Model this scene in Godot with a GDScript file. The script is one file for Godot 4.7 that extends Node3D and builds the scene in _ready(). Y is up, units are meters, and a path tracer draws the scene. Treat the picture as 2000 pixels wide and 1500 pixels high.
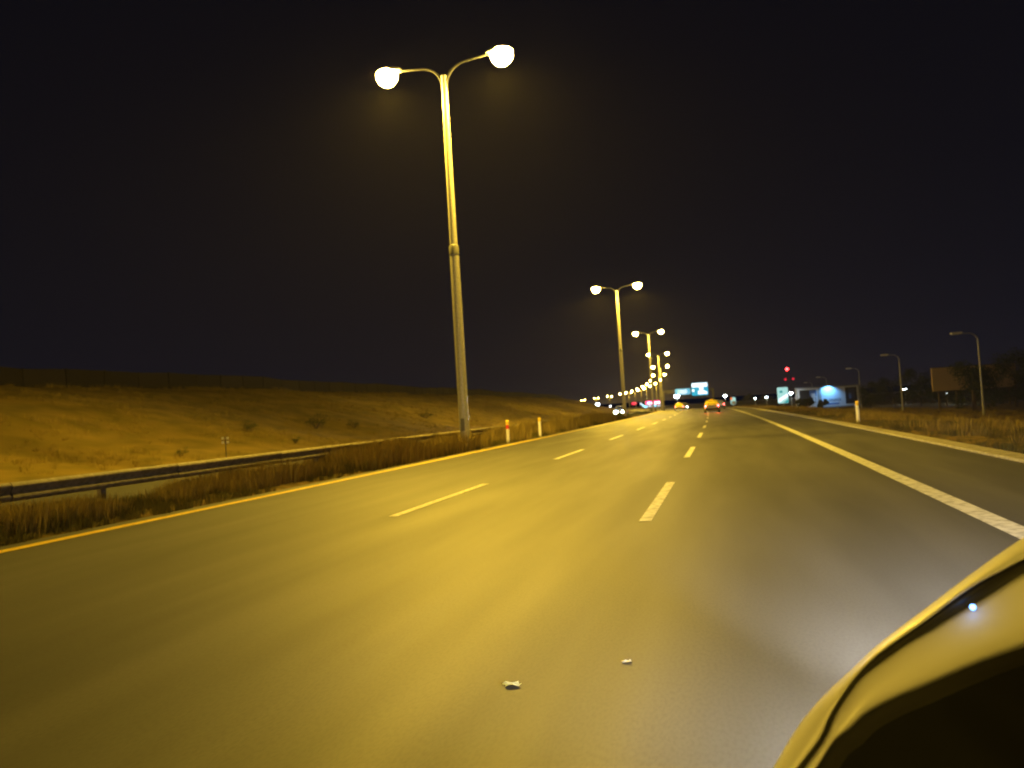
extends Node3D

# ---------------------------------------------------------------- camera and road geometry
const EYE := Vector3(0, 1.4, 0)
const FOCAL := 1500.0                 # pixels of the 2000 x 1500 photograph
const YAW := 15.6
const PITCH := 2.15
const ROLL := -3.5
const BEND := 3300.0                  # radius of the road's left bend in metres
const SODIUM := Color(1.0, 0.63, 0.045)   # linear
var view := Basis()
var rng := RandomNumberGenerator.new()
var noise := FastNoiseLite.new()
var taken := {}
var M := {}

func px(x: float, y: float, depth: float) -> Vector3:
	return EYE + view * (Vector3((x - 1000.0) / FOCAL, (750.0 - y) / FOCAL, -1.0) * depth)

func fall(s: float) -> float:          # the carriageway dips beyond a crest
	return -2.2 * smoothstep(110.0, 420.0, s)

func road(s: float, lat: float, y := 0.0) -> Vector3:
	var a := s / BEND
	var right := Vector3(cos(a), 0, -sin(a))
	return Vector3(-BEND * (1.0 - cos(a)), fall(s) + y, -BEND * sin(a)) + right * lat

func along(p: Vector3) -> Vector2:     # (s, lat) of a point
	var v := Vector2(p.x + BEND, -p.z)
	return Vector2(atan2(v.y, v.x) * BEND, v.length() - BEND)

func heading(s: float) -> float:
	return s / BEND

func hill_share(s: float) -> float:
	return 1.0 - smoothstep(290.0, 430.0, s)

func land(s: float, lat: float) -> float:
	var e := fall(s)
	if lat > 5.3:
		var t := smoothstep(5.3, 26.0, lat)
		return e - 2.0 * t - 0.02 + 0.16 * noise.get_noise_2d(s * 3.0, lat * 3.0) * smoothstep(5.6, 9.0, lat)
	if lat > -9.75:
		return e - 0.06
	if lat > -12.2:
		return e + 0.10 * sin((lat + 9.75) / -2.45 * PI) - 0.01
	if lat > -24.6:
		return e - 0.06
	var f := hill_share(s)
	var k := clampf((-lat - 25.2) / 24.0, 0.0, 1.0)
	var rise := 5.65 * (k * 0.55 + 0.45 * smoothstep(0.0, 1.0, k))
	return e * (1.0 - f) + f * (rise + (0.40 * noise.get_noise_2d(s * 0.9 + 130.0, lat * 1.2) + 0.10 * noise.get_noise_2d(s * 3.0, lat * 4.0)) * smoothstep(25.6, 29.0, -lat)) - 0.02

func land_at(p: Vector3) -> float:
	var q := along(p)
	return land(q.x, q.y)

# ---------------------------------------------------------------- naming
func numbered(called: String) -> String:
	taken[called] = taken.get(called, -1) + 1
	return called if taken[called] == 0 else "%s_%03d" % [called, taken[called]]

func tag(o: Node, label: String, category: String, group := "", kind := "") -> Node:
	if label: o.set_meta("label", label)
	if category: o.set_meta("category", category)
	if group: o.set_meta("group", group)
	if kind: o.set_meta("kind", kind)
	return o

func thing(called: String, label: String, category: String, at := Vector3.ZERO, turn := 0.0, group := "") -> Node3D:
	var o := Node3D.new()
	o.name = numbered(called)
	add_child(o)
	o.position = at
	o.rotation.y = turn
	tag(o, label, category, group)
	return o

func copy(o: Node3D, called: String, at: Vector3, turn: float, label := "", group := "") -> Node3D:
	var c: Node3D = o.duplicate()
	c.name = numbered(called)
	add_child(c)
	c.position = at
	c.rotation.y = turn
	tag(c, label, "", group)
	return c

func part(st, called: String, m: Material, parent: Node) -> MeshInstance3D:
	var o := MeshInstance3D.new()
	o.mesh = st if st is Mesh else st.commit()
	o.material_override = m
	o.name = numbered(called) if parent == self else called
	parent.add_child(o, true)
	return o

func structure(st, called: String, m: Material) -> MeshInstance3D:
	var o := part(st, called, m, self)
	o.set_meta("kind", "structure")
	return o

# ---------------------------------------------------------------- mesh helpers
func tool() -> SurfaceTool:
	var st := SurfaceTool.new()
	st.begin(Mesh.PRIMITIVE_TRIANGLES)
	return st

func tri(st: SurfaceTool, a: Vector3, b: Vector3, c: Vector3) -> void:
	var n := (c - a).cross(b - a).normalized()
	for v in [a, b, c]:
		st.set_normal(n)
		st.add_vertex(v)

func quad(st: SurfaceTool, a: Vector3, b: Vector3, c: Vector3, d: Vector3) -> void:   # clockwise seen from the front
	tri(st, a, b, c)
	tri(st, a, c, d)

func box(st: SurfaceTool, c: Vector3, s: Vector3, b := Basis()) -> SurfaceTool:
	var h := s * 0.5
	for ax in 3:
		for sg in [-1.0, 1.0]:
			var n := Vector3.ZERO
			n[ax] = sg
			var u := Vector3.ZERO
			u[(ax + 1) % 3] = 1.0
			var w := n.cross(u)
			var q := []
			for k in [[-1, -1], [-1, 1], [1, 1], [1, -1]]:
				q.append(c + b * ((n + u * k[0] + w * k[1]) * h))
			quad(st, q[0], q[1], q[2], q[3])
	return st

func bevel_box(st: SurfaceTool, c: Vector3, s: Vector3, r: float, b := Basis()) -> SurfaceTool:   # edges cut along z
	var pts := PackedVector2Array()
	for k in [[1, 1], [-1, 1], [-1, -1], [1, -1]]:
		var hx: float = s.x * 0.5 * k[0]
		var hy: float = s.y * 0.5 * k[1]
		var one := [Vector2(hx, hy - r * k[1]), Vector2(hx - r * k[0], hy)]
		if k[0] * k[1] < 0: one.reverse()
		for p in one: pts.append(p)
	var f := []
	var g := []
	for p in pts:
		f.append(c + b * Vector3(p.x, p.y, s.z * 0.5))
		g.append(c + b * Vector3(p.x, p.y, -s.z * 0.5))
	var n := pts.size()
	for i in n:
		var j := (i + 1) % n
		quad(st, f[i], g[i], g[j], f[j])
		if i > 0 and i < n - 1:
			tri(st, f[0], f[i + 1], f[i])
			tri(st, g[0], g[i], g[i + 1])
	return st

func loft(st: SurfaceTool, rings: Array, closed := true, cap0 := false, cap1 := false) -> SurfaceTool:   # smooth skin through rings of equal size
	var n: int = rings[0].size()
	var m := n if closed else n - 1
	var idx := PackedInt32Array()
	var vs := PackedVector3Array()
	for r in rings:
		for p in r: vs.append(p)
	for i in rings.size() - 1:
		for j in m:
			var a := i * n + j
			var b := i * n + (j + 1) % n
			idx.append_array([a, a + n, b, b, a + n, b + n])
	var ns := PackedVector3Array()
	ns.resize(vs.size())
	for k in range(0, idx.size(), 3):
		var nn := (vs[idx[k + 2]] - vs[idx[k]]).cross(vs[idx[k + 1]] - vs[idx[k]])
		for q in 3: ns[idx[k + q]] += nn
	for k in idx:
		st.set_normal(ns[k].normalized() if ns[k].length() > 1e-12 else Vector3.UP)
		st.add_vertex(vs[k])
	for e in [[cap0, 0], [cap1, rings.size() - 1]]:
		if e[0]:
			var r = rings[e[1]]
			var mid := Vector3.ZERO
			for p in r: mid += p
			mid /= n
			for j in n:
				if e[1] == 0: tri(st, mid, r[j], r[(j + 1) % n])
				else: tri(st, mid, r[(j + 1) % n], r[j])
	return st

func tube(st: SurfaceTool, path: Array, radii: Array, sides := 10, caps := true) -> SurfaceTool:
	var rings := []
	var ref := Vector3.UP
	var first: Vector3 = (path[1] - path[0]).normalized()
	if absf(first.dot(ref)) > 0.9: ref = Vector3.RIGHT
	for i in path.size():
		var d: Vector3 = (path[mini(i + 1, path.size() - 1)] - path[maxi(i - 1, 0)]).normalized()
		var u := d.cross(ref).normalized()
		var w := u.cross(d).normalized()
		ref = w
		var r: float = radii[i] if radii.size() > 1 else radii[0]
		var ring := PackedVector3Array()
		for j in sides:
			var a := TAU * j / sides
			ring.append(path[i] + (u * cos(a) + w * sin(a)) * r)
		rings.append(ring)
	return loft(st, rings, true, caps, caps)

func lathe(st: SurfaceTool, profile: Array, sides := 16, at := Vector3.ZERO, b := Basis()) -> SurfaceTool:   # [radius, height] pairs
	var rings := []
	for p in profile:
		var ring := PackedVector3Array()
		for j in sides:
			var a := TAU * j / sides
			ring.append(at + b * Vector3(cos(a) * p[0], p[1], sin(a) * p[0]))
		rings.append(ring)
	return loft(st, rings, true, true, true)

# ---------------------------------------------------------------- materials
func mat(called: String, c: Color, rough := 0.8, metal := 0.0, spec := 0.5) -> StandardMaterial3D:
	var m := StandardMaterial3D.new()
	m.resource_name = called
	m.albedo_color = c.linear_to_srgb()
	m.roughness = rough
	m.metallic = metal
	m.metallic_specular = spec
	M[called] = m
	return m

func glow(called: String, c: Color, power: float) -> StandardMaterial3D:
	var m := mat(called, Color(c.r * 0.25, c.g * 0.25, c.b * 0.25), 0.4)
	m.emission_enabled = true
	m.emission = c.linear_to_srgb()
	m.emission_energy_multiplier = power
	return m

func noise_texture(freq: float, lo: Color, mid: Color, hi: Color, seed_: int, octaves := 5, size := 512) -> NoiseTexture2D:
	var t := NoiseTexture2D.new()
	var f := FastNoiseLite.new()
	f.seed = seed_
	f.noise_type = FastNoiseLite.TYPE_SIMPLEX_SMOOTH
	f.frequency = freq
	f.fractal_octaves = octaves
	t.noise = f
	t.width = size
	t.height = size
	t.seamless = true
	var g := Gradient.new()
	g.offsets = PackedFloat32Array([0.15, 0.5, 0.85])
	g.colors = PackedColorArray([lo.linear_to_srgb(), mid.linear_to_srgb(), hi.linear_to_srgb()])
	t.color_ramp = g
	return t

func textured(m: StandardMaterial3D, t: Texture2D, scale := 0.0) -> StandardMaterial3D:
	m.albedo_color = Color.WHITE
	m.albedo_texture = t
	if scale > 0.0:
		m.uv1_triplanar = true
		m.uv1_world_triplanar = true
		m.uv1_scale = Vector3.ONE * scale
	return m

func make_materials() -> void:
	var a := mat("asphalt", Color(0.08, 0.08, 0.08), 0.55, 0.0, 0.5)
	textured(a, noise_texture(0.012, Color(0.070, 0.069, 0.067), Color(0.090, 0.088, 0.085), Color(0.112, 0.109, 0.104), 3, 4, 1024))
	a.roughness_texture = noise_texture(0.02, Color(0.70, 0.70, 0.70), Color(0.82, 0.82, 0.82), Color(1, 1, 1), 9, 3)
	a.roughness_texture_channel = BaseMaterial3D.TEXTURE_CHANNEL_RED
	a.roughness = 0.645
	a.metallic_specular = 0.50
	a.detail_enabled = true
	a.detail_blend_mode = BaseMaterial3D.BLEND_MODE_MUL
	a.detail_uv_layer = BaseMaterial3D.DETAIL_UV_2
	a.detail_albedo = noise_texture(0.18, Color(0.78, 0.78, 0.78), Color(0.92, 0.92, 0.92), Color(1, 1, 1), 21, 3)
	var wp := mat("white_paint", Color(0.72, 0.71, 0.68), 0.55)
	textured(wp, noise_texture(0.03, Color(0.42, 0.41, 0.38), Color(0.72, 0.71, 0.67), Color(0.82, 0.81, 0.78), 5), 0.35)
	var yp := mat("yellow_paint", Color(0.6, 0.42, 0.05), 0.55)
	textured(yp, noise_texture(0.03, Color(0.55, 0.38, 0.03), Color(0.74, 0.53, 0.05), Color(0.80, 0.60, 0.07), 6), 0.35)
	var cc := mat("concrete", Color(0.3, 0.28, 0.25), 0.9)
	textured(cc, noise_texture(0.02, Color(0.20, 0.18, 0.15), Color(0.30, 0.28, 0.24), Color(0.38, 0.36, 0.32), 8), 0.4)
	var so := mat("dry_grass_ground", Color(0.12, 0.09, 0.05), 1.0, 0.0, 0.2)
	textured(so, noise_texture(0.007, Color(0.150, 0.120, 0.028), Color(0.225, 0.165, 0.042), Color(0.28, 0.200, 0.056), 12, 4, 1024), 0.045)
	var vg := mat("verge_ground", Color(0.1, 0.09, 0.05), 1.0, 0.0, 0.2)
	textured(vg, noise_texture(0.016, Color(0.065, 0.060, 0.016), Color(0.140, 0.096, 0.030), Color(0.21, 0.140, 0.050), 15, 6, 1024), 0.09)
	mat("dry_blade", Color(0.34, 0.265, 0.08), 0.9, 0.0, 0.25)
	mat("green_blade", Color(0.13, 0.12, 0.03), 0.85, 0.0, 0.25)
	for k in ["dry_blade", "green_blade"]:
		M[k].vertex_color_use_as_albedo = true
		M[k].backlight_enabled = true
		M[k].backlight = Color(0.35, 0.33, 0.2)
	mat("leaf", Color(0.045, 0.06, 0.02), 0.75, 0.0, 0.3).vertex_color_use_as_albedo = true
	mat("bark", Color(0.09, 0.065, 0.045), 0.95)
	mat("galvanised", Color(0.46, 0.46, 0.45), 0.48, 0.35)
	var pl := mat("pole_steel", Color(0.50, 0.49, 0.46), 0.42, 0.2)
	textured(pl, noise_texture(0.03, Color(0.40, 0.39, 0.36), Color(0.50, 0.49, 0.46), Color(0.58, 0.57, 0.54), 31), 0.6)
	var rl := mat("rail_steel", Color(0.42, 0.41, 0.38), 0.7, 0.0)
	textured(rl, noise_texture(0.025, Color(0.14, 0.115, 0.06), Color(0.22, 0.18, 0.12), Color(0.28, 0.25, 0.19), 33), 0.5)
	mat("lamp_housing", Color(0.22, 0.22, 0.21), 0.6, 0.2)
	mat("arm_steel_dimmed", Color(0.06, 0.06, 0.06), 0.75, 0.0)  # darkened: the lack of light on the arms is put into the colour
	glow("sodium_lens", Color(1.0, 0.66, 0.10), 560.0)
	glow("cool_lens", Color(0.80, 0.92, 1.0), 30.0)
	glow("head_lens", Color(0.62, 0.82, 1.0), 60.0)
	glow("dazzling_lens", Color(0.36, 0.62, 1.0), 1200.0)
	glow("tail_lens", Color(1.0, 0.06, 0.06), 55.0)
	glow("red_beacon", Color(1.0, 0.03, 0.03), 22.0)
	glow("red_beacon_dim", Color(1.0, 0.02, 0.06), 0.8)
	glow("sign_teal", Color(0.0, 0.30, 0.52), 1.25)
	glow("sign_sky", Color(0.10, 0.42, 0.74), 1.0)
	glow("sign_white", Color(0.78, 0.88, 1.0), 1.5)
	glow("sign_mint", Color(0.46, 0.86, 0.82), 0.85)
	glow("sign_deep_mint", Color(0.02, 0.40, 0.42), 0.8)
	glow("sign_orange", Color(1.0, 0.22, 0.03), 0.9)
	glow("sign_pink", Color(1.0, 0.035, 0.22), 3.5)
	glow("sign_red", Color(0.95, 0.02, 0.09), 1.6)
	glow("shop_white", Color(0.95, 0.80, 0.95), 5.0)
	glow("shop_cyan", Color(0.25, 0.72, 1.0), 3.0)
	glow("blue_glint", Color(0.16, 0.40, 1.0), 8.0)  # glow of the bead that stands in for a reflection
	var cars := {"car_white": Color(0.66, 0.66, 0.68), "car_yellow": Color(0.75, 0.58, 0.03), "car_grey": Color(0.30, 0.31, 0.33), "car_silver": Color(0.52, 0.53, 0.55)}
	for k in cars:
		var m := mat(k, cars[k], 0.5)
		m.clearcoat_enabled = true
		m.clearcoat = 0.3
		m.clearcoat_roughness = 0.2
	mat("black_rubber", Color(0.014, 0.013, 0.012), 0.45)
	mat("black_plastic", Color(0.022, 0.020, 0.018), 0.5)
	mat("tyre", Color(0.018, 0.018, 0.018), 0.85)
	mat("rim", Color(0.5, 0.5, 0.5), 0.3, 0.8)
	mat("dark_glass", Color(0.012, 0.013, 0.015), 0.06)
	mat("mirror_glass", Color(0.010, 0.010, 0.012), 0.22, 0.0, 0.25)
	mat("plate", Color(0.3, 0.3, 0.3), 0.6)
	mat("fence_board", Color(0.022, 0.016, 0.009), 0.9)
	mat("fence_board_pale", Color(0.027, 0.020, 0.012), 0.9)
	mat("marker_white", Color(0.72, 0.70, 0.66), 0.5)
	mat("marker_yellow", Color(0.75, 0.52, 0.05), 0.45)
	mat("marker_red", Color(0.60, 0.04, 0.02), 0.4)
	mat("billboard_back", Color(0.58, 0.42, 0.25), 0.8)
	mat("board_frame", Color(0.32, 0.31, 0.30), 0.6)
	mat("print_white", Color(0.66, 0.68, 0.72), 0.6)
	mat("print_navy", Color(0.035, 0.05, 0.14), 0.6)
	mat("print_black", Color(0.02, 0.022, 0.03), 0.6)
	mat("print_blue", Color(0.10, 0.20, 0.48), 0.6)
	mat("paper", Color(0.75, 0.85, 0.68), 0.6)
	mat("mast_steel", Color(0.05, 0.05, 0.055), 0.7)
	mat("shop_wall", Color(0.25, 0.25, 0.27), 0.8)

# ---------------------------------------------------------------- lights
func omni(parent: Node, at: Vector3, c: Color, energy: float, size := 0.15) -> void:
	var l := OmniLight3D.new()
	l.name = "lamp_light"
	l.light_color = c.linear_to_srgb()
	l.light_energy = energy
	l.light_size = size
	l.omni_range = 120.0
	l.omni_attenuation = 2.0
	l.shadow_enabled = true
	l.position = at
	parent.add_child(l, true)

func spot(parent: Node, at: Vector3, towards: Vector3, c: Color, energy: float, angle: float, soft := 1.0, size := 0.06) -> void:
	var l := SpotLight3D.new()
	l.name = "beam_light"
	l.light_color = c.linear_to_srgb()
	l.light_energy = energy
	l.light_size = size
	l.spot_range = 150.0
	l.spot_attenuation = 2.0
	l.spot_angle = angle
	l.spot_angle_attenuation = soft
	l.shadow_enabled = true
	l.basis = Basis.looking_at(towards.normalized(), Vector3.UP if absf(towards.normalized().y) < 0.95 else Vector3.RIGHT)
	l.position = at
	parent.add_child(l, true)

# ---------------------------------------------------------------- setting
func strip(lat0: float, lat1: float, s0: float, s1: float, y: float, step := 6.0, cols := 1) -> ArrayMesh:   # a sheet that follows the road; UV in road metres
	var st := tool()
	var n := maxi(1, int(ceil((s1 - s0) / step)))
	for i in n:
		var sa := lerpf(s0, s1, float(i) / n)
		var sb := lerpf(s0, s1, float(i + 1) / n)
		for j in cols:
			var la := lerpf(lat0, lat1, float(j) / cols)
			var lb := lerpf(lat0, lat1, float(j + 1) / cols)
			for q in [[sa, la], [sb, la], [sb, lb], [sa, la], [sb, lb], [sa, lb]]:
				st.set_normal(Vector3.UP)
				st.set_uv(Vector2(q[1] / 13.0, q[0] / 110.0))
				st.set_uv2(Vector2(q[1] / 2.2, q[0] / 5.0))
				st.add_vertex(road(q[0], q[1], y))
	return st.commit()

func slab(lat0: float, lat1: float, s0: float, s1: float, y0: float, y1: float, step := 8.0) -> ArrayMesh:   # a kerb that follows the road
	var rings := []
	var n := int(ceil((s1 - s0) / step))
	var st := tool()
	for i in n:
		var sa := lerpf(s0, s1, float(i) / n)
		var sb := lerpf(s0, s1, float(i + 1) / n)
		var p := [[lat0, y0], [lat0, y1 - 0.02], [lat0 + 0.02, y1], [lat1 - 0.02, y1], [lat1, y1 - 0.02], [lat1, y0]]
		for k in p.size() - 1:
			quad(st, road(sa, p[k][0], p[k][1]), road(sb, p[k][0], p[k][1]), road(sb, p[k + 1][0], p[k + 1][1]), road(sa, p[k + 1][0], p[k + 1][1]))
	return st.commit()

func sheet(lats: Array, ss: Array) -> ArrayMesh:
	var st := tool()
	var rings := []
	for s in ss:
		var r := PackedVector3Array()
		for l in lats:
			var p := road(s, l)
			p.y = land(s, l)
			r.append(p)
		rings.append(r)
	return loft(st, rings, false).commit()

func stations(from: float, to: float) -> Array:
	var out := []
	var s := from
	while s < to:
		out.append(s)
		s += 1.6 if absf(s) < 60.0 else 4.0 if s < 200.0 else 14.0
	out.append(to)
	return out

func build_setting() -> void:
	var far := PlaneMesh.new()
	far.size = Vector2(7000, 7000)
	var t := structure(far, "terrain", M.verge_ground)
	t.position = Vector3(0, -9.0, -1500)
	var lats := [-25.0, -24.6, -20, -16, -12.4, -12.1]
	for k in 7: lats.append(-11.9 + 0.3 * k)
	lats.append_array([-9.74, -6, 0, 5.28, 5.34])
	var l := 6.0
	while l < 30.0:
		lats.append(l)
		l += 0.8
	lats.append_array([34, 40, 50, 70, 110, 180, 300, 450])
	structure(sheet(lats, stations(-90, 1500)), "ground", M.verge_ground)
	var hl := [-420, -250, -150, -100, -80, -68, -60]
	var h := -56.0
	while h < -25.0:
		hl.append(h)
		h += 0.9
	hl.append(-24.98)
	structure(sheet(hl, stations(-60, 1500)), "hillside", M.dry_grass_ground)
	structure(strip(-9.7, 4.9, -90, 1500, 0.0, 6.0, 4), "road", M.asphalt)
	structure(strip(-24.4, -12.3, -90, 1500, 0.0, 6.0, 3), "opposite_road", M.asphalt)
	structure(slab(4.86, 5.32, -40, 420, -0.1, 0.05), "kerb", M.concrete)
	# painted lines
	var edge := structure(strip(-9.34, -9.08, -60, 900, 0.006, 4.0), "road_edge_line", M.yellow_paint)
	edge.set_meta("label", "yellow painted edge line")
	structure(strip(2.42, 2.67, -60, 900, 0.006, 4.0), "road_edge_line", M.white_paint)
	structure(strip(-12.75, -12.57, -60, 900, 0.006, 4.0), "opposite_edge_line", M.yellow_paint)
	var near := structure(strip(-1.12, -0.97, 9.35, 13.9, 0.006, 2.0), "lane_marking", M.white_paint)
	for k in 36:
		for d in [[-1.12, -0.97, 9.35, 10.65], [-4.86, -4.71, 10.35, 11.2]]:
			if k == 0 and d[2] < 10.0: continue
			part(strip(d[0], d[1], d[2] + k * d[3], d[2] + 4.5 + k * d[3], 0.006, 2.3), "dash", M.white_paint, near)

# ---------------------------------------------------------------- plants
func tuft_mesh(blades: int, seed_: int, spread: float, lean: float) -> ArrayMesh:
	rng.seed = seed_
	var st := tool()
	for i in blades:
		var a := rng.randf() * TAU
		var o := Vector3(cos(a), 0, sin(a)) * spread * sqrt(rng.randf())
		var h := rng.randf_range(0.55, 1.0)
		var b := rng.randf() * TAU
		var side := Vector3(cos(b), 0, sin(b)) * rng.randf_range(0.012, 0.022)
		var bend := Vector3(cos(a + rng.randf_range(-0.9, 0.9)), 0, sin(a)) * lean * h * rng.randf_range(0.3, 1.0)
		var mid := o + Vector3(0, h * 0.55, 0) + bend * 0.35
		var tip := o + Vector3(0, h, 0) + bend
		var shade := rng.randf_range(0.55, 1.0)
		st.set_color(Color(shade, shade * rng.randf_range(0.9, 1.0), shade * 0.9))
		quad(st, o - side, mid - side * 0.7, mid + side * 0.7, o + side)
		tri(st, mid - side * 0.7, tip, mid + side * 0.7)
	return st.commit()

func grass(called: String, m: Material, mesh: ArrayMesh, where: Array, label: String) -> void:
	var mm := MultiMesh.new()
	mm.transform_format = MultiMesh.TRANSFORM_3D
	mm.mesh = mesh
	mm.instance_count = where.size()
	for i in where.size(): mm.set_instance_transform(i, where[i])
	var o := MultiMeshInstance3D.new()
	o.multimesh = mm
	o.material_override = m
	o.name = numbered(called)
	add_child(o)
	tag(o, label, "grass", "", "stuff")

func scatter(n: int, seed_: int, s0: float, s1: float, l0: float, l1: float, h0: float, h1: float, clump := 0.0, bias := 1.0) -> Array:
	rng.seed = seed_
	var out := []
	for i in n:
		var s := lerpf(s0, s1, pow(rng.randf(), bias))
		var l := rng.randf_range(l0, l1)
		var v := noise.get_noise_2d(s * 2.5 + seed_ * 13.0, l * 2.5)
		if v < clump: continue
		var p := road(s, l)
		p.y = land(s, l) - 0.02
		var h := rng.randf_range(h0, h1) * (0.75 + 0.8 * clampf(v - clump, 0.0, 0.7))
		out.append(Transform3D(Basis(Vector3.UP, rng.randf() * TAU).scaled(Vector3(h * 0.8 + 0.12, h, h * 0.8 + 0.12)), p))
	return out

func build_grass() -> void:
	var dry := tuft_mesh(16, 4, 0.45, 0.35)
	var lush := tuft_mesh(20, 5, 0.5, 0.30)
	grass("median_grass", M.green_blade, lush, scatter(7000, 41, 3, 130, -12.1, -9.75, 0.08, 0.30, -0.2, 1.5), "green weeds and grass growing on the median strip")
	grass("median_weeds", M.dry_blade, dry, scatter(2600, 42, 20, 75, -12.1, -9.9, 0.45, 0.95, -0.12, 1.2), "tall dry weeds around the near street lamp")
	grass("rail_weeds", M.dry_blade, dry, scatter(8000, 46, 1, 40, -12.35, -10.2, 0.08, 0.52, -0.3, 1.5), "dry weeds growing thickly along the guardrail")
	grass("verge_grass", M.green_blade, lush, scatter(9000, 43, 4, 110, 5.4, 15.0, 0.10, 0.26, -0.15, 1.5), "short green grass on the verge behind the kerb")
	grass("verge_dry_grass", M.dry_blade, dry, scatter(12000, 44, 8, 190, 6.2, 34.0, 0.18, 0.50, -0.1, 1.3), "dry pale grass on the slope below the verge")
	grass("hillside_grass", M.dry_blade, dry, scatter(16000, 45, 4, 300, -54.0, -25.4, 0.15, 0.42, -0.12, 1.5), "dry grass covering the hillside")

func leaf_cloud(st: SurfaceTool, centre: Vector3, size: Vector3, n: int, leaf: float) -> void:
	for i in n:
		var d := Vector3(rng.randfn(), rng.randfn(), rng.randfn()).normalized() * pow(rng.randf(), 0.45)
		var p := centre + d * size
		var b := Basis.from_euler(Vector3(rng.randf() * TAU, rng.randf() * TAU, rng.randf() * TAU))
		var l := leaf * rng.randf_range(0.6, 1.3)
		var c := rng.randf_range(0.6, 1.25)
		st.set_color(Color(c, c, c * 0.9))
		quad(st, p - b.x * l * 0.5, p + b.y * l, p + b.x * l * 0.5, p - b.y * l)

func make_tree(called: String, label: String, group: String, seed_: int, height: float, width: float, trunk: float) -> Node3D:
	rng.seed = seed_
	var t := thing(called, label, "tree", Vector3.ZERO, 0, group)
	var st := tool()
	tube(st, [Vector3(0, -0.3, 0), Vector3(0.05, trunk * 0.5, 0.03), Vector3(0.1, trunk, 0.0), Vector3(0.05, height * 0.8, 0.05)], [0.20, 0.16, 0.12, 0.03], 8)
	var crown := tool()
	for k in 15:
		var a := rng.randf() * TAU
		var y := lerpf(trunk, height * 0.92, rng.randf())
		var r := width * 0.5 * sqrt(maxf(0.08, 1.0 - pow((y - trunk) / (height - trunk) * 1.5 - 0.55, 2.0))) * rng.randf_range(0.45, 0.95)
		var tip := Vector3(cos(a) * r, y, sin(a) * r)
		tube(st, [Vector3(0.06, y * 0.72, 0), tip * Vector3(0.5, 0.92, 0.5) , tip], [0.06, 0.04, 0.015], 5)
		leaf_cloud(crown, tip, Vector3(1, 0.8, 1) * width * rng.randf_range(0.14, 0.24), 420, 0.14)
	part(st, "trunk", M.bark, t)
	part(crown, "crown", M.leaf, t)
	return t

func make_shrub(called: String, label: String, group: String, seed_: int, height: float, width: float) -> Node3D:
	rng.seed = seed_
	var t := thing(called, label, "shrub", Vector3.ZERO, 0, group)
	var st := tool()
	var crown := tool()
	for k in 9:
		var a := rng.randf() * TAU
		var tip := Vector3(cos(a) * width * rng.randf_range(0.1, 0.4), height * rng.randf_range(0.35, 0.85), sin(a) * width * rng.randf_range(0.1, 0.4))
		tube(st, [Vector3(0, -0.1, 0), tip * 0.5 + Vector3(0, 0.05, 0), tip], [0.03, 0.02, 0.008], 5)
		leaf_cloud(crown, tip, Vector3(width * 0.2, height * 0.25, width * 0.2), 70, 0.055)
	part(st, "stem", M.bark, t)
	part(crown, "foliage", M.leaf, t)
	return t

func on_land(p: Vector3) -> Vector3:
	return Vector3(p.x, land_at(p), p.z)

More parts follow.
